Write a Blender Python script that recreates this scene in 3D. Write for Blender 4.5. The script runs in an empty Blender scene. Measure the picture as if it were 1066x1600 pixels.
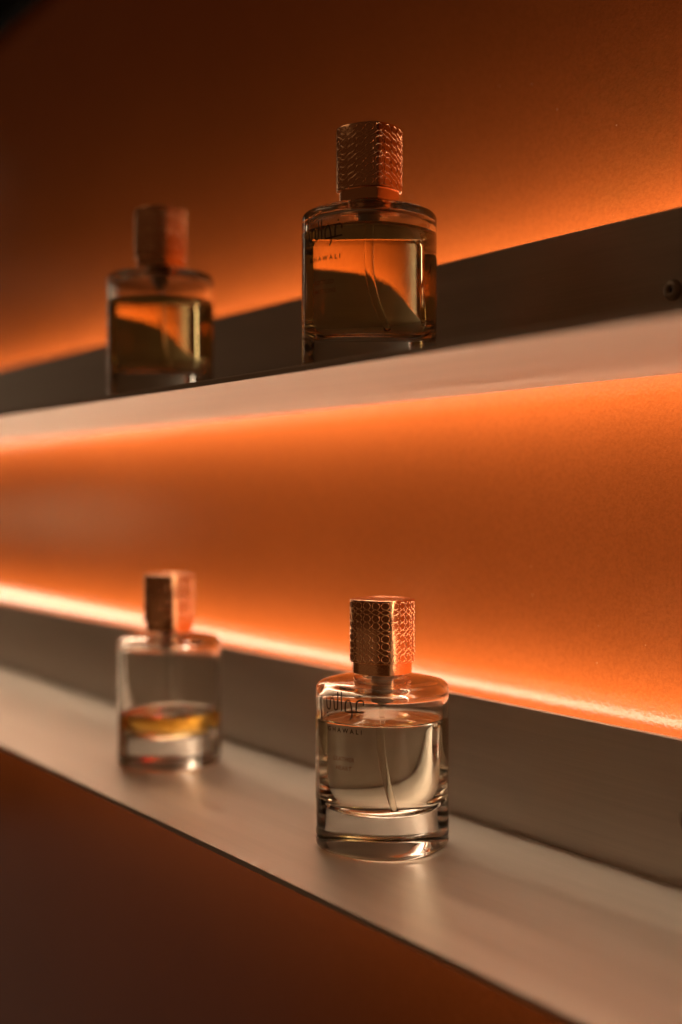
import bpy, bmesh, math, random
from mathutils import Vector, Matrix
R = math.radians
MM = 0.001
random.seed(4)
scene = bpy.context.scene
COL = scene.collection

# ------------------------------------------------------------------ camera
# world: x along the wall, y into the wall (front face of the shelves' back plates at y = 0), z = 0 is the lower shelf's top
CAM = Vector((0, -377.6 * MM, 149 * MM))
cam_d = bpy.data.cameras.new('camera')
cam = bpy.data.objects.new('camera', cam_d); COL.objects.link(cam)
cam_d.sensor_fit = 'VERTICAL'; cam_d.sensor_height = 36.0; cam_d.lens = 45.0
cam_d.clip_start = 0.01; cam_d.clip_end = 60
yaw = R(34.08)                       # view direction: yaw away from -x towards the wall
cam.location = CAM
look = Vector((-math.cos(yaw), math.sin(yaw), -math.tan(R(0.80))))
cam.rotation_euler = look.to_track_quat('-Z', 'Y').to_euler()
cam_d.dof.use_dof = True
cam_d.dof.focus_distance = 0.528
cam_d.dof.aperture_fstop = 3.4
cam_d.dof.aperture_blades = 9
scene.camera = cam

# ------------------------------------------------------------------ world, lamps of the dim shop and an added fill
w = bpy.data.worlds.new('World'); scene.world = w; w.use_nodes = True
bg = w.node_tree.nodes['Background']
bg.inputs[0].default_value = (1.0, 0.40, 0.15, 1); bg.inputs[1].default_value = 0.034

def area(name, loc, target, sx, sy, power, col, spread=180):
    l = bpy.data.lights.new(name, 'AREA'); l.shape = 'RECTANGLE'; l.size = sx; l.size_y = sy
    l.energy = power; l.color = col; l.spread = R(spread)
    o = bpy.data.objects.new(name, l); COL.objects.link(o); o.location = loc
    o.rotation_euler = (Vector(target) - Vector(loc)).to_track_quat('-Z', 'Y').to_euler()
    return o
WARM = (1.0, 0.76, 0.52)
area('ceiling_lamp', (-1.75, -1.15, 1.55), (-0.45, -0.06, 0.0), 1.1, 0.30, 1.1, (1.0, 0.66, 0.38))
area('floor_glow_lamp', (-3.5, -1.1, -1.25), (-1.2, 0.0, -0.2), 1.4, 0.9, 0.28, (1.0, 0.76, 0.56))
area('added_front_fill', (-0.9, -2.2, -0.55), (-0.6, 0.0, -0.1), 2.4, 1.0, 0.45, (1.0, 0.58, 0.30))  # unseen fill added to lighten the glass corners and lower plate
area('pillar_lamp', (-2.4, -0.16, 0.30), (-0.45, -0.10, 0.20), 0.04, 1.0, 0.5, WARM)
for nm, loc, pw in (('shop_spot', (-3.28, -0.98, 0.082), 0.34), ('shop_spot', (-3.51, -0.865, 0.089), 0.22), ('shop_spot', (-3.37, -0.93, 0.711), 0.05)):
    l = bpy.data.lights.new(nm, 'POINT'); l.energy = pw; l.color = (1.0, 0.66, 0.34); l.shadow_soft_size = 0.024
    o = bpy.data.objects.new(nm, l); COL.objects.link(o); o.location = loc

vs = scene.view_settings
vs.view_transform = 'Standard'; vs.look = 'None'; vs.exposure = 0.1; vs.gamma = 1.0; vs.use_curve_mapping = False
scene.render.engine = 'CYCLES'
cy = scene.cycles
cy.max_bounces = 24; cy.transmission_bounces = 20; cy.glossy_bounces = 18; cy.diffuse_bounces = 4
cy.transparent_max_bounces = 12; cy.caustics_reflective = True; cy.caustics_refractive = True
cy.blur_glossy = 0.3; cy.sample_clamp_indirect = 6.0; cy.use_denoising = True
LED_STRENGTH = 21.0

# ------------------------------------------------------------------ materials
def new_mat(name):
    m = bpy.data.materials.new(name); m.use_nodes = True
    nt = m.node_tree
    for n in list(nt.nodes): nt.nodes.remove(n)
    out = nt.nodes.new('ShaderNodeOutputMaterial')
    return m, nt, out
def principled(name, color, rough=0.5, metal=0.0, **kw):
    m, nt, out = new_mat(name)
    b = nt.nodes.new('ShaderNodeBsdfPrincipled')
    b.inputs['Base Color'].default_value = (*color, 1); b.inputs['Roughness'].default_value = rough
    b.inputs['Metallic'].default_value = metal
    for k, v in kw.items(): b.inputs[k].default_value = v
    nt.links.new(b.outputs[0], out.inputs['Surface'])
    return m, nt, b
def noise(nt, scale, detail=2, rough=0.5, vec=None):
    n = nt.nodes.new('ShaderNodeTexNoise'); n.inputs['Scale'].default_value = scale
    n.inputs['Detail'].default_value = detail; n.inputs['Roughness'].default_value = rough
    if vec: nt.links.new(vec, n.inputs['Vector'])
    return n
def coords(nt, scale=(1, 1, 1)):
    tc = nt.nodes.new('ShaderNodeTexCoord'); mp = nt.nodes.new('ShaderNodeMapping')
    mp.inputs['Scale'].default_value = scale
    nt.links.new(tc.outputs['Object'], mp.inputs['Vector'])
    return mp.outputs[0]
def ramp(nt, fac, stops):
    r = nt.nodes.new('ShaderNodeValToRGB')
    while len(r.color_ramp.elements) < len(stops): r.color_ramp.elements.new(0.5)
    for e, (p, c) in zip(r.color_ramp.elements, stops):
        e.position = p; e.color = (*c, 1) if len(c) == 3 else c
    nt.links.new(fac, r.inputs[0]); return r
def maprange(nt, fac, a, b, c, d):
    n = nt.nodes.new('ShaderNodeMapRange')
    for i, v in zip((1, 2, 3, 4), (a, b, c, d)): n.inputs[i].default_value = v
    nt.links.new(fac, n.inputs[0]); return n.outputs[0]
def bump(nt, height, strength, dist, bsdf, prev=None):
    b = nt.nodes.new('ShaderNodeBump'); b.inputs['Strength'].default_value = strength; b.inputs['Distance'].default_value = dist
    nt.links.new(height, b.inputs['Height'])
    if prev: nt.links.new(prev, b.inputs['Normal'])
    if bsdf: nt.links.new(b.outputs[0], bsdf.inputs['Normal'])
    return b.outputs[0]

def dust(nt, vec, base, col, scale, rare):
    """sparse pale specks over a base colour"""
    vo = nt.nodes.new('ShaderNodeTexVoronoi'); vo.inputs['Scale'].default_value = scale; nt.links.new(vec, vo.inputs['Vector'])
    sp = maprange(nt, vo.outputs['Distance'], 0.018, 0.036, 1.0, 0.0)
    wn = nt.nodes.new('ShaderNodeMath'); wn.operation = 'GREATER_THAN'; wn.inputs[1].default_value = rare
    sep = nt.nodes.new('ShaderNodeSeparateColor'); nt.links.new(vo.outputs['Color'], sep.inputs[0]); nt.links.new(sep.outputs[0], wn.inputs[0])
    ml = nt.nodes.new('ShaderNodeMath'); ml.operation = 'MULTIPLY'; nt.links.new(sp, ml.inputs[0]); nt.links.new(wn.outputs[0], ml.inputs[1])
    mx = nt.nodes.new('ShaderNodeMix'); mx.data_type = 'RGBA'; nt.links.new(ml.outputs[0], mx.inputs[0])
    nt.links.new(base, mx.inputs[6]); mx.inputs[7].default_value = col
    return mx.outputs[2]
# orange satin enamel with orange-peel relief
M = {}
m, nt, b = principled('orange_enamel_wall', (0.50, 0.125, 0.022), 0.2, 0.0, **{'Specular IOR Level': 0.3}); M['wall'] = m
v = coords(nt)
n1 = noise(nt, 3.0, 4, 0.6, v)
r1 = ramp(nt, n1.outputs[0], [(0.3, (0.325, 0.078, 0.0165)), (0.7, (0.370, 0.092, 0.0205))])
nt.links.new(r1.outputs[0], b.inputs['Base Color'])
n2 = noise(nt, 720, 3, 0.5, v); n3 = noise(nt, 150, 2, 0.5, v)
p = bump(nt, n3.outputs[0], 0.04, 0.0015, None)
bump(nt, n2.outputs[0], 0.38, 0.00032, b, p)
gn = noise(nt, 640, 3, 0.6, v)  # light and shade of the fine relief, put into the colour as noise
gr = ramp(nt, gn.outputs[0], [(0.32, (0.90, 0.89, 0.88)), (0.68, (1.09, 1.10, 1.11))])
grain_shading = nt.nodes.new('ShaderNodeMix'); grain_shading.data_type = 'RGBA'; grain_shading.blend_type = 'MULTIPLY'; grain_shading.inputs[0].default_value = 1.0
nt.links.new(r1.outputs[0], grain_shading.inputs[6]); nt.links.new(gr.outputs[0], grain_shading.inputs[7])
nt.links.new(dust(nt, v, grain_shading.outputs[2], (0.55, 0.30, 0.16, 1), 75, 0.5), b.inputs['Base Color'])
n4 = noise(nt, 9, 4, 0.6, v)
nt.links.new(maprange(nt, n4.outputs[0], 0.3, 0.7, 0.042, 0.06), b.inputs['Roughness'])

def steel(name, base, rough):
    m, nt, b = principled(name, base, rough, 0.65)
    v = coords(nt, (1.2, 260, 260)); s = noise(nt, 6.0, 5, 0.65, v)
    v2 = coords(nt, (2.0, 30, 30)); s2 = noise(nt, 2.5, 3, 0.6, v2)
    mx = nt.nodes.new('ShaderNodeMath'); mx.operation = 'ADD'
    nt.links.new(s.outputs[0], mx.inputs[0]); nt.links.new(s2.outputs[0], mx.inputs[1])
    lo = tuple(c * 0.88 for c in base); hi = tuple(min(1, c * 1.08) for c in base)
    r = ramp(nt, mx.outputs[0], [(0.7, lo), (1.0, hi)])
    mr = maprange(nt, mx.outputs[0], 0.7, 1.3, 0, 1); nt.links.new(mr, r.inputs[0])
    r.color_ramp.elements[0].position = 0.0; r.color_ramp.elements[1].position = 1.0
    nt.links.new(dust(nt, coords(nt), r.outputs[0], (0.8, 0.72, 0.62, 1), 110, 0.5), b.inputs['Base Color'])
    nt.links.new(maprange(nt, mx.outputs[0], 0.7, 1.3, rough - 0.04, rough + 0.05), b.inputs['Roughness'])
    bump(nt, s.outputs[0], 0.10, 0.0002, b)
    return m
M['steel'] = steel('brushed_steel', (0.57, 0.51, 0.45), 0.40)
M['screw'] = principled('dull_screw_steel', (0.40, 0.34, 0.28), 0.42, 0.8)[0]
M['socket'] = principled('screw_socket_black', (0.02, 0.018, 0.016), 0.6)[0]
M['dark_panel'] = principled('dark_soffit', (0.006, 0.005, 0.004), 0.9, 0.0, **{'Specular IOR Level': 0.05})[0]

m, nt, out = new_mat('warm_led'); M['led'] = m
e = nt.nodes.new('ShaderNodeEmission'); e.inputs[0].default_value = (1.0, 0.77, 0.53, 1); e.inputs[1].default_value = LED_STRENGTH
nt.links.new(e.outputs[0], out.inputs['Surface'])

def dielectric(name, ior, color=(1, 1, 1), rough=0.0, relief=0.0):
    m, nt, out = new_mat(name)
    g = nt.nodes.new('ShaderNodeBsdfGlass'); g.inputs['IOR'].default_value = ior
    g.inputs['Color'].default_value = (*color, 1); g.inputs['Roughness'].default_value = rough
    nt.links.new(g.outputs[0], out.inputs['Surface'])
    if relief:
        n = noise(nt, 45, 1, 0.4, coords(nt))
        bm_ = nt.nodes.new('ShaderNodeBump'); bm_.inputs['Strength'].default_value = relief; bm_.inputs['Distance'].default_value = 0.001
        nt.links.new(n.outputs[0], bm_.inputs['Height']); nt.links.new(bm_.outputs[0], g.inputs['Normal'])
    return m
M['glass'] = dielectric('clear_flint_glass', 1.5, (0.985, 0.98, 0.965), 0.0, 0.10)
M['tube'] = dielectric('clear_tube', 1.12, (0.96, 0.95, 0.92), 0.02)
M['liquid_top'] = dielectric('perfume_surface', 1.36, (1, 0.995, 0.98))
def perfume(name, col, density):
    m = dielectric(name, 1.36 / 1.5, (1, 1, 1)); nt = m.node_tree
    out = [n for n in nt.nodes if n.type == 'OUTPUT_MATERIAL'][0]
    a = nt.nodes.new('ShaderNodeVolumeAbsorption'); a.inputs['Color'].default_value = (*col, 1); a.inputs['Density'].default_value = density
    nt.links.new(a.outputs[0], out.inputs['Volume'])
    return m
M['perfume_pale'] = perfume('pale_champagne_perfume', (0.96, 0.92, 0.74), 14)
M['perfume_amber'] = perfume('amber_perfume', (0.99, 0.74, 0.04), 20)
M['perfume_olive'] = perfume('olive_gold_perfume', (0.98, 0.77, 0.05), 24)
M['perfume_gold'] = perfume('golden_perfume', (0.99, 0.76, 0.03), 60)
for k in list(M):
    if k.startswith('perfume'):
        pass

def gold(name, rough):
    m, nt, b = principled(name, (0.96, 0.53, 0.28), rough, 1.0)
    v = coords(nt); n = noise(nt, 300, 3, 0.6, v)
    nt.links.new(maprange(nt, n.outputs[0], 0.3, 0.7, rough - 0.04, rough + 0.06), b.inputs['Roughness'])
    n2 = noise(nt, 160, 2, 0.5, v); bump(nt, n2.outputs[0], 0.06, 0.0005, b)
    return m
M['gold'] = gold('rose_gold', 0.17)
M['pump'] = principled('pump_plastic', (0.55, 0.50, 0.44), 0.25, 0.0)[0]
M['ink'] = principled('dark_brown_print', (0.035, 0.014, 0.008), 0.5)[0]
M['copper_ink'] = principled('copper_print', (0.32, 0.13, 0.06), 0.5)[0]

# ------------------------------------------------------------------ mesh helpers
def link(name, me, mats, parent=None, smooth=False):
    o = bpy.data.objects.new(name, me); COL.objects.link(o)
    for mm in (mats if isinstance(mats, (list, tuple)) else [mats]): me.materials.append(mm)
    if smooth: me.polygons.foreach_set('use_smooth', [True] * len(me.polygons))
    if parent: o.parent = parent
    return o
def from_bm(bm, name):
    me = bpy.data.meshes.new(name); bm.to_mesh(me); bm.free(); return me
def box_bm(x0, x1, y0, y1, z0, z1, bev=0.0, seg=2):
    bm = bmesh.new(); bmesh.ops.create_cube(bm, size=1)
    for v in bm.verts:
        v.co = Vector(((x0 + x1) / 2 + v.co.x * (x1 - x0), (y0 + y1) / 2 + v.co.y * (y1 - y0), (z0 + z1) / 2 + v.co.z * (z1 - z0)))
    if bev: bmesh.ops.bevel(bm, geom=bm.edges[:], offset=bev, segments=seg, affect='EDGES', profile=0.5)
    return bm
def empty(name, loc, rz=0):
    o = bpy.data.objects.new(name, None); COL.objects.link(o); o.location = loc; o.rotation_euler = (0, 0, rz)
    o.empty_display_size = 0.02; return o
def tag(o, label, cat, group=None):
    o['label'] = label; o['category'] = cat
    if group: o['group'] = group

# ------------------------------------------------------------------ setting: wall, dark soffit
GAP = 28 * MM                       # plates stand this far off the wall
T = 2.5 * MM
WALL_Y = T + GAP
wall = link('back_wall', from_bm(box_bm(-4.0, 1.2, WALL_Y, WALL_Y + 0.03, -1.1, 1.3), 'back_wall'), M['wall'])
wall['kind'] = 'structure'; wall['label'] = 'orange satin painted wall with fine orange peel texture behind the shelves'
sof = link('soffit', from_bm(box_bm(-4.0, 1.2, WALL_Y - 0.014, WALL_Y - 0.001, 149 * MM + 0.425, 149 * MM + 0.62, 0.003), 'soffit'), M['dark_panel'])
sof['kind'] = 'structure'

# ------------------------------------------------------------------ shelves
X0, X1, DEPTH = -3.2, 0.7, 120 * MM
def screw(parent, x, z):
    bm = bmesh.new(); N = 28; rings = []
    for r, y in ((4.1, 0.0), (4.1, -0.5), (3.8, -1.2), (3.1, -1.75), (1.85, -1.95)):
        rings.append([bm.verts.new((x + r * MM * math.cos(2 * math.pi * i / N), y * MM, z + r * MM * math.sin(2 * math.pi * i / N))) for i in range(N)])
    hexr = lambda i: 1.75 * math.cos(math.pi / 6) / math.cos(((2 * math.pi * i / N) % (math.pi / 3)) - math.pi / 6)
    for y in (-1.9, -0.2):
        rings.append([bm.verts.new((x + 0.86 * hexr(i) * MM * math.cos(2 * math.pi * i / N), y * MM, z + 0.86 * hexr(i) * MM * math.sin(2 * math.pi * i / N))) for i in range(N)])
    for a, b in zip(rings, rings[1:]):
        for i in range(N): bm.faces.new((a[i], a[(i + 1) % N], b[(i + 1) % N], b[i]))
    f = bm.faces.new(rings[-1]); bmesh.ops.recalc_face_normals(bm, faces=bm.faces)
    for q in bm.faces: q.material_index = 0
    f.material_index = 1
    o = link('screw', from_bm(bm, 'screw'), [M['screw'], M['socket']], parent, True)
    return o
def shelf(z, h, label, screws):
    root = empty('display_shelf', (0, 0, z)); tag(root, label, 'shelf', 'brushed steel wall shelves')
    link('shelf_plate', from_bm(box_bm(X0, X1, -DEPTH, -0.15 * MM, -T, 0, 0.35 * MM), 'shelf_plate'), M['steel'], root)
    link('back_plate', from_bm(box_bm(X0, X1, 0, T, -T, h, 0.35 * MM), 'back_plate'), M['steel'], root)
    for zc in (h - 5.0 * MM, 6 * MM):
        link('led_strip', from_bm(box_bm(X0, X1, T + 7.5 * MM, T + 14.5 * MM, zc - 0.8 * MM, zc + 0.8 * MM), 'led_strip'), M['led'], root)
    for x in screws: screw(root, x, 29 * MM if z > 0.1 else 26 * MM)
    return root
UP = (149 + 48.5) * MM
lower = shelf(0.0, 56 * MM, 'brushed steel shelf seen from above, carrying the clear and the nearly empty bottle', [-0.3250, -1.2250])
upper = shelf(UP, 60 * MM, 'brushed steel shelf seen from below, carrying the two amber bottles', [-0.333, -1.233])

# ------------------------------------------------------------------ perfume bottles
NP = 96
def sq(theta, a, n):
    c, s = abs(math.cos(theta)), abs(math.sin(theta))
    return a / ((c ** n + s ** n) ** (1.0 / n))
def bowed_r(theta, a, bow, rc):
    """radius of a square of half-size a with bowed sides (sagitta bow) and corners softened by exponent rc"""
    c = a - bow; Rr = (c * c + bow * bow) / (2 * bow)
    d = Rr - a
    ux, uy = math.cos(theta), math.sin(theta)
    lo, hi = 0.3 * a, 1.6 * a
    for _ in range(36):
        r = (lo + hi) / 2; x, y = r * ux, r * uy
        s = 0
        for cx, cyy in ((-d, 0), (d, 0), (0, -d), (0, d)):
            s += (1 + (math.hypot(x - cx, y - cyy) - Rr) / a) ** rc if (1 + (math.hypot(x - cx, y - cyy) - Rr) / a) > 0 else 0
        if s > 1: hi = r
        else: lo = r
    return (lo + hi) / 2
TH = [2 * math.pi * i / NP for i in range(NP)]
A = 27.0
PLAN = [bowed_r(t, 1.0, 0.205, 10.0) for t in TH]       # bottle footprint, unit half-size
CAPP = [bowed_r(t, 1.0, 0.185, 11.0) for t in TH]       # cap footprint, crisper corners
def ring_pts(z, half, circ=0.0, plan=PLAN):
    """points of the footprint with the given half size at height z; circ blends towards a circle"""
    return [((half * (p * (1 - circ) + circ)) * MM * math.cos(t), (half * (p * (1 - circ) + circ)) * MM * math.sin(t), z * MM) for p, t in zip(plan, TH)]
def loft(bm, rings, flip=False, cap0=True, cap1=True, mat=0, mat_cap1=None):
    vr = [[bm.verts.new(p) for p in r] for r in rings]
    n = len(vr[0]); fs = []
    for a, b in zip(vr, vr[1:]):
        for i in range(n):
            q = (a[i], a[(i + 1) % n], b[(i + 1) % n], b[i])
            f = bm.faces.new(q if not flip else q[::-1]); f.material_index = mat
    def fan(r, up, mi):
        c = bm.verts.new(sum((v.co for v in r), Vector()) / len(r))
        for i in range(n):
            t = (r[i], r[(i + 1) % n], c)
            f = bm.faces.new(t if up != flip else t[::-1]); f.material_index = mi
    if cap0: fan(vr[0], False, mat)
    if cap1: fan(vr[-1], True, mat if mat_cap1 is None else mat_cap1)
    return vr
def arc(n, a0, a1): return [a0 + (a1 - a0) * i / n for i in range(n + 1)]

def outer_profile():
    pr = []                                             # (z, half, circ)
    pr += [(0.9, 6, 0.3), (0.75, 13, 0.12), (0.35, 18.5, 0.04), (0.0, 21.0, 0.0), (0.0, 22.4, 0.0)]
    for t in arc(8, 0, 90): pr.append((2.6 - 2.6 * math.cos(R(t)), A - 2.6 + 2.6 * math.sin(R(t)), 0))
    for z in (8, 16, 30, 45, 58): pr.append((z, A, 0))
    rs = 4.0; zs = 66.3
    for t in arc(9, 0, 74): pr.append((zs + rs * math.sin(R(t)), A - rs + rs * math.cos(R(t)), 0))
    z1, h1 = pr[-1][0], pr[-1][1]
    for k in range(1, 9):
        u = k / 8; h = h1 + (9.0 - h1) * u
        pr.append((z1 + (72.6 - z1) * (1 - (1 - u) ** 1.7), h, u * u * (3 - 2 * u)))
    pr += [(73.5, 8.2, 1), (76.5, 8.0, 1)]
    return pr
def cavity_profile():
    pr = [(15.1, 4, 0.4), (15.2, 8, 0.15), (15.35, 11.5, 0.05)]
    rc, W = 12.5, 24.3
    for t in arc(9, 8, 90): pr.append((15.5 + rc - rc * math.cos(R(t)), W - rc + rc * math.sin(R(t)), 0))
    for z in (31, 35, 40, 46, 52, 58): pr.append((z, W, 0))
    rs = 4.0; zs = 63.2
    for t in arc(7, 0, 76): pr.append((zs + rs * math.sin(R(t)), W - rs + rs * math.cos(R(t)), 0))
    z1, h1 = pr[-1][0], pr[-1][1]
    for k in range(1, 7):
        u = k / 6; h = h1 + (5.6 - h1) * u
        pr.append((z1 + (69.5 - z1) * u ** 0.8, h, u * u * (3 - 2 * u)))
    pr.append((74.0, 5.5, 1))
    return pr
def interp(pr, z):
    for a, b in zip(pr, pr[1:]):
        if a[0] <= z <= b[0] and b[0] > a[0]:
            u = (z - a[0]) / (b[0] - a[0]); return tuple(a[i] + (b[i] - a[i]) * u for i in range(3))
OUT, CAV = outer_profile(), cavity_profile()

def tube_bm(bm, pts, r, n=10, caps=True):
    pts = [Vector(p) for p in pts]; rings = []
    ref = Vector((0.3, 0.7, 0.2)).normalized()
    for i, p in enumerate(pts):
        t = (pts[min(i + 1, len(pts) - 1)] - pts[max(i - 1, 0)]).normalized()
        u = t.cross(ref).normalized(); w_ = t.cross(u)
        rings.append([bm.verts.new(p + (u * math.cos(2 * math.pi * k / n) + w_ * math.sin(2 * math.pi * k / n)) * r) for k in range(n)])
    for a, b in zip(rings, rings[1:]):
        for k in range(n): bm.faces.new((a[k], a[(k + 1) % n], b[(k + 1) % n], b[k]))
    if caps: bm.faces.new(rings[0][::-1]); bm.faces.new(rings[-1])

# arc length along the front of a footprint, for wrapping print and relief on it
def wrap_table(plan, half):
    pts = [(half * p * math.cos(t), half * p * math.sin(t)) for p, t in zip(plan, TH)]
    pts.append(pts[0]); s = [0.0]
    for a, b in zip(pts, pts[1:]): s.append(s[-1] + math.hypot(b[0] - a[0], b[1] - a[1]))
    return pts, s
def wrapper(plan, half):
    pts, s = wrap_table(plan, half); total = s[-1]
    i0 = int(round(0.75 * NP)); s0 = s[i0]              # theta = 270 deg: the middle of the front (-y)
    def f(u, off=0.0):
        q = (s0 + u) % total
        lo = 0; hi = len(s) - 1
        while hi - lo > 1:
            mid = (lo + hi) // 2
            if s[mid] <= q: lo = mid
            else: hi = mid
        k = (q - s[lo]) / (s[lo + 1] - s[lo])
        a, b = pts[lo], pts[lo + 1]
        x, y = a[0] + (b[0] - a[0]) * k, a[1] + (b[1] - a[1]) * k
        tx, ty = b[0] - a[0], b[1] - a[1]; L = math.hypot(tx, ty)
        return x + ty / L * off, y - tx / L * off
    return f, total
wrap_body, _ = wrapper(PLAN, A)
CAPH = 12.8
wrap_cap, cap_len = wrapper(CAPP, CAPH)

def body_mesh(level):
    bm = bmesh.new()
    loft(bm, [ring_pts(z, h, c) for z, h, c in OUT], cap0=True, cap1=True)
    top = [interp(CAV, level)] + [p for p in CAV if p[0] > level]
    loft(bm, [ring_pts(*p) for p in top], flip=True, cap0=False, cap1=True)
    return from_bm(bm, 'glass_body')
def liquid_mesh(level):
    bm = bmesh.new()
    low = [p for p in CAV if p[0] < level] + [interp(CAV, level)]
    vr = loft(bm, [ring_pts(*p) for p in low], cap0=True, cap1=False)
    L = low[-1]; prev = vr[-1]
    for dz, dh in ((-0.35, 0.4), (-0.55, 0.9), (-0.65, 1.8), (-0.66, 6)):     # meniscus
        cur = [bm.verts.new(p) for p in ring_pts(level + dz, L[1] - dh, L[2])]
        for i in range(NP): bm.faces.new((prev[i], prev[(i + 1) % NP], cur[(i + 1) % NP], cur[i])).material_index = 1
        prev = cur
    c = bm.verts.new((0, 0, (level - 0.66) * MM))
    for i in range(NP): bm.faces.new((prev[i], prev[(i + 1) % NP], c)).material_index = 1
    return from_bm(bm, 'liquid')
def cap_mesh():
    bm = bmesh.new()
    pr = [(78.6, CAPH - 1.6), (78.2, CAPH - 1.2), (78.2, CAPH - 0.25), (78.4, CAPH), (91, CAPH), (104.3, CAPH), (104.6, CAPH - 0.12), (104.7, CAPH - 0.4), (104.7, CAPH - 1.2), (104.55, CAPH - 1.5), (104.55, 4)]
    loft(bm, [ring_pts(z, h, 0, CAPP) for z, h in pr])
    return from_bm(bm, 'cap')
def collar_mesh():
    bm = bmesh.new(); h = CAPH - 1.1
    pr = [(73.2, 8.4), (73.2, h - 0.3), (73.5, h), (78.35, h), (78.35, 6)]
    loft(bm, [ring_pts(z, q, 0, CAPP) for z, q in pr])
    return from_bm(bm, 'collar')
def relief_mesh():
    """embossed loops and crossing wires all round the cap"""
    bm = bmesh.new(); ncol = 20; pitch = cap_len / ncol; rw = 0.18
    def wire(path, closed):
        pts = []
        for u, z in path:
            x, y = wrap_cap(u, 0.0); pts.append(Vector((x * MM, y * MM, z * MM)))
        n = len(pts); rings = []
        for i, p in enumerate(pts):
            a = pts[(i - 1) % n] if closed or i > 0 else pts[i]; b = pts[(i + 1) % n] if closed or i < n - 1 else pts[i]
            t = (b - a).normalized(); nn = Vector((p.x, p.y, 0)).normalized(); nn = (nn - t * nn.dot(t)).normalized(); w_ = t.cross(nn)
            rings.append([bm.verts.new(p + (nn * sn + w_ * cs) * rw * MM) for cs, sn in ((1, -0.2), (0.62, 0.75), (-0.62, 0.75), (-1, -0.2))])
        for i in range(n if closed else n - 1):
            a, b = rings[i], rings[(i + 1) % n]
            for k in range(3): bm.faces.new((a[k], b[k], b[k + 1], a[k + 1]))
    zt = 104.4 - 0.4; grp = (zt - 78.9) / 3.0
    for g in range(3):
        zc = zt - grp * (g + 0.5)
        for c in range(ncol):
            u0 = c * pitch
            for sgn in (1, -1):
                zr = zc + sgn * grp * 0.315
                wire([(u0 + pitch * 0.41 * math.cos(2 * math.pi * k / 14), zr + grp * 0.185 * math.sin(2 * math.pi * k / 14)) for k in range(14)], True)
                wire([(u0 + pitch * (k / 5.0) , zc + sgn * grp * 0.125 * math.cos(math.pi * k / 5.0)) for k in range(6)], False)
    bmesh.ops.recalc_face_normals(bm, faces=bm.faces)
    return from_bm(bm, 'embossed_pattern')
CAP_ME, COLLAR_ME, RELIEF_ME = cap_mesh(), collar_mesh(), relief_mesh()
def pump_mesh():
    bm = bmesh.new(); n = 24
    pr = [(61.2, 1.3), (61.4, 1.6), (63.2, 1.8), (64.6, 3.6), (66.2, 4.6), (73.9, 4.8)]
    rings = [[(r * MM * math.cos(2 * math.pi * i / n), r * MM * math.sin(2 * math.pi * i / n), z * MM) for i in range(n)] for z, r in pr]
    loft(bm, rings)
    return from_bm(bm, 'pump')
PUMP_ME = pump_mesh()

# ---- print on the glass: lettering as thin flat shapes wrapped on the front face
def flat_to_body(me, z0, off):
    for v in me.vertices:
        u, zz, t = v.co
        x, y = wrap_body(u, off + t * 0)
        v.co = (x * MM, y * MM, (z0 + zz) * MM)
def word(text, size, track, z0, mat, parent, name, squash=1.0, bold=0.02):
    """text is laid out letter by letter in mm, centred, then wrapped on the glass"""
    cu = bpy.data.curves.new('word', 'FONT'); cu.body = text; cu.size = size; cu.space_character = track
    cu.align_x = 'CENTER'; cu.align_y = 'CENTER'; cu.resolution_u = 3; cu.offset = bold
    tmp = bpy.data.objects.new('word', cu); COL.objects.link(tmp)
    dg = bpy.context.evaluated_depsgraph_get()
    me = bpy.data.meshes.new_from_object(tmp.evaluated_get(dg))
    bpy.data.objects.remove(tmp); bpy.data.curves.remove(cu)
    me.materials.clear()
    for v in me.vertices: v.co.x *= squash
    flat_to_body(me, z0, 0.04)
    o = link(name, me, mat, parent); return o
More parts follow.
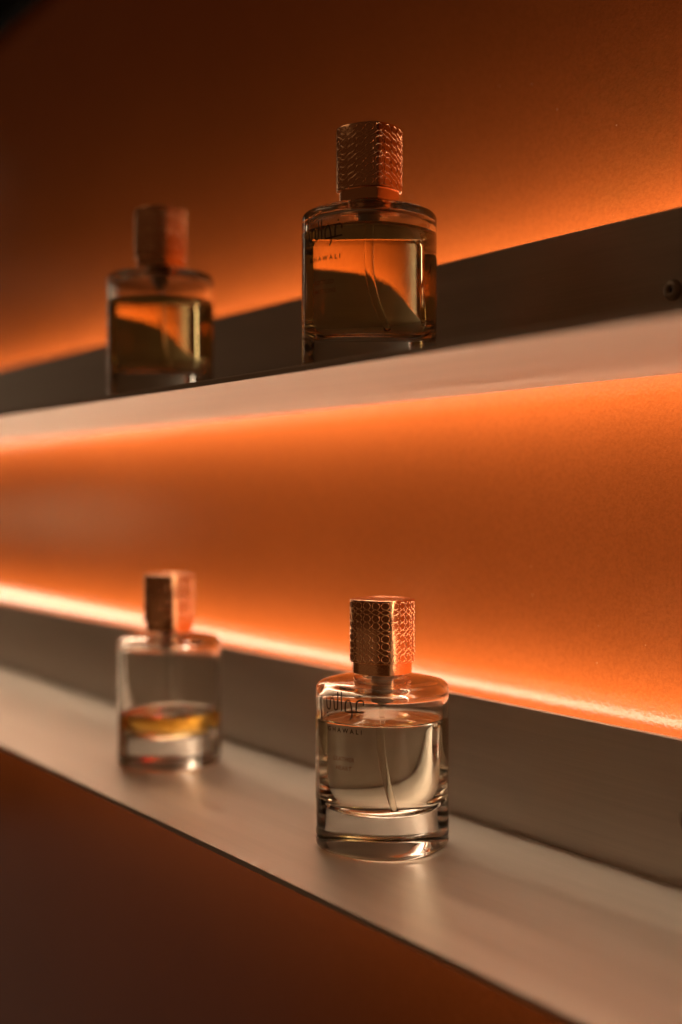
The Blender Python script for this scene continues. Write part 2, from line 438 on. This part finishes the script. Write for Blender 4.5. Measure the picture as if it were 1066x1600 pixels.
# kufic-like word drawn with strokes; x to the right in mm, z up in mm, around the text axis
def arabic_strokes():
    K, Z = 0.0377, 0.0292
    def P(*pts): return [((x - 432) * K, -(y - 0.2 * (x - 432) - 440) * Z) for x, y in pts]
    S = []
    S.append(P((172, 262), (176, 330), (182, 395), (200, 425), (237, 434), (237, 330), (240, 296), (262, 274), (290, 290), (297, 330), (300, 420), (315, 448), (338, 446), (352, 425), (352, 195)))
    S.append(P((405, 195), (407, 468)))
    S.append(P((690, 512), (600, 503), (545, 497), (470, 488), (457, 470), (457, 385), (470, 335), (495, 318), (520, 340), (535, 400), (546, 500), (545, 560), (520, 600)))
    S.append(P((600, 503), (598, 400), (606, 360), (640, 340), (672, 352), (686, 378), (684, 420)))
    dots = P((640, 290), (190, 478), (200, 522))
    return S, dots
def arabic(parent, dz):
    S, dots = arabic_strokes(); bm = bmesh.new(); wd = 0.34
    def sub(p):                       # resample and soften
        for _ in range(2):
            q = [p[0]]
            for a, b in zip(p, p[1:]):
                q += [(a[0] * .75 + b[0] * .25, a[1] * .75 + b[1] * .25), (a[0] * .25 + b[0] * .75, a[1] * .25 + b[1] * .75)]
            q.append(p[-1]); p = q
        return p
    for s in S:
        p = sub(s); prev = None
        for i, (x, z) in enumerate(p):
            a, b = p[max(i - 1, 0)], p[min(i + 1, len(p) - 1)]
            tx, tz = b[0] - a[0], b[1] - a[1]; L = math.hypot(tx, tz) or 1
            nx, nz = -tz / L * wd, tx / L * wd
            cur = (bm.verts.new((x + nx, z + nz, 0)), bm.verts.new((x - nx, z - nz, 0)))
            if prev: bm.faces.new((prev[0], prev[1], cur[1], cur[0]))
            prev = cur
    for x, z in dots:
        bm.faces.new([bm.verts.new((x + 0.42 * math.cos(k * math.pi / 4), z + 0.42 * math.sin(k * math.pi / 4), 0)) for k in range(8)])
    me = from_bm(bm, 'arabic_lettering'); flat_to_body(me, 61.3 + dz, 0.04)
    return link('arabic_lettering', me, M['ink'], parent)

def dip_tube(parent, tip, level):
    bm = bmesh.new(); tx, ty = tip
    pts = []
    for k in range(25):
        u = k / 24; z = 62.5 + (17.6 - 62.5) * u
        e = max(0.0, (u - 0.25) / 0.75) ** 2.2
        pts.append((tx * e * MM, ty * e * MM, z * MM))
    tube_bm(bm, pts, 1.15 * MM)
    bmesh.ops.recalc_face_normals(bm, faces=bm.faces)
    return link('dip_tube', from_bm(bm, 'dip_tube'), M['tube'], parent, True)

def bottle(loc, rot, level, perfume_mat, tip, label, lettering=None, twist=0.0, dz=0.0):
    root = empty('perfume_bottle', loc, rot); tag(root, label, 'perfume bottle', 'perfume bottles on the steel shelves')
    gb = link('glass_body', body_mesh(level), M['glass'], root, True)
    link('liquid', liquid_mesh(level), [perfume_mat, M['liquid_top']], root, True)
    cp = link('cap', CAP_ME, [] if CAP_ME.materials else M['gold'], root, True)
    rl = link('embossed_pattern', RELIEF_ME, [] if RELIEF_ME.materials else M['gold'], cp, True); rl['kind'] = 'stuff'
    link('collar', COLLAR_ME, [] if COLLAR_ME.materials else M['gold'], root, True)
    link('pump', PUMP_ME, [] if PUMP_ME.materials else M['pump'], root, True)
    dip_tube(root, tip, level)
    if lettering:
        arabic(root, dz)
        word('GHAWALI', 2.6, 1.75, 52.3 + dz, M['ink'], root, 'brand_lettering', 1.0, 0.07)
        for k, t in enumerate(lettering): word(t, 2.5, 1.08, 40.6 + dz * 0.6 - 3.7 * k, M['copper_ink'], root, 'scent_lettering')
    for o in root.children:
        if o.name.startswith(('cap', 'collar')): o.rotation_euler.z = twist
        if o.name.startswith(('cap', 'collar')): edge_split(o.data)
    return root
def edge_split(me):
    me.set_sharp_from_angle(angle=R(38)) if hasattr(me, 'set_sharp_from_angle') else None

def wx(x, y): return (x * MM, y * MM)
bottle((-439.9 * MM, -58.8 * MM, 0), R(18), 55.0, M['perfume_pale'], (12, -9),
       'clear glass bottle full of pale champagne perfume with rose gold cap and dark lettering', ('LEATHER', 'HEART'), R(5))
bottle((-641 * MM, -59 * MM, 0), R(24), 29.0, M['perfume_gold'], (-5, 10),
       'nearly empty clear glass bottle with a little golden perfume at the bottom')
bottle((-441.4 * MM, -64.6 * MM, UP), R(11), 61.0, M['perfume_amber'], (13, -5),
       'full bottle of amber perfume with rose gold cap and dark lettering on the upper shelf', ('BOTTLED', 'EMOTIONS'), R(7), -5.0)
bottle((-628.7 * MM, -70 * MM, UP), R(17), 55.5, M['perfume_olive'], (-6, 8),
       'unlettered bottle of dark olive amber perfume on the upper shelf', None, R(3))
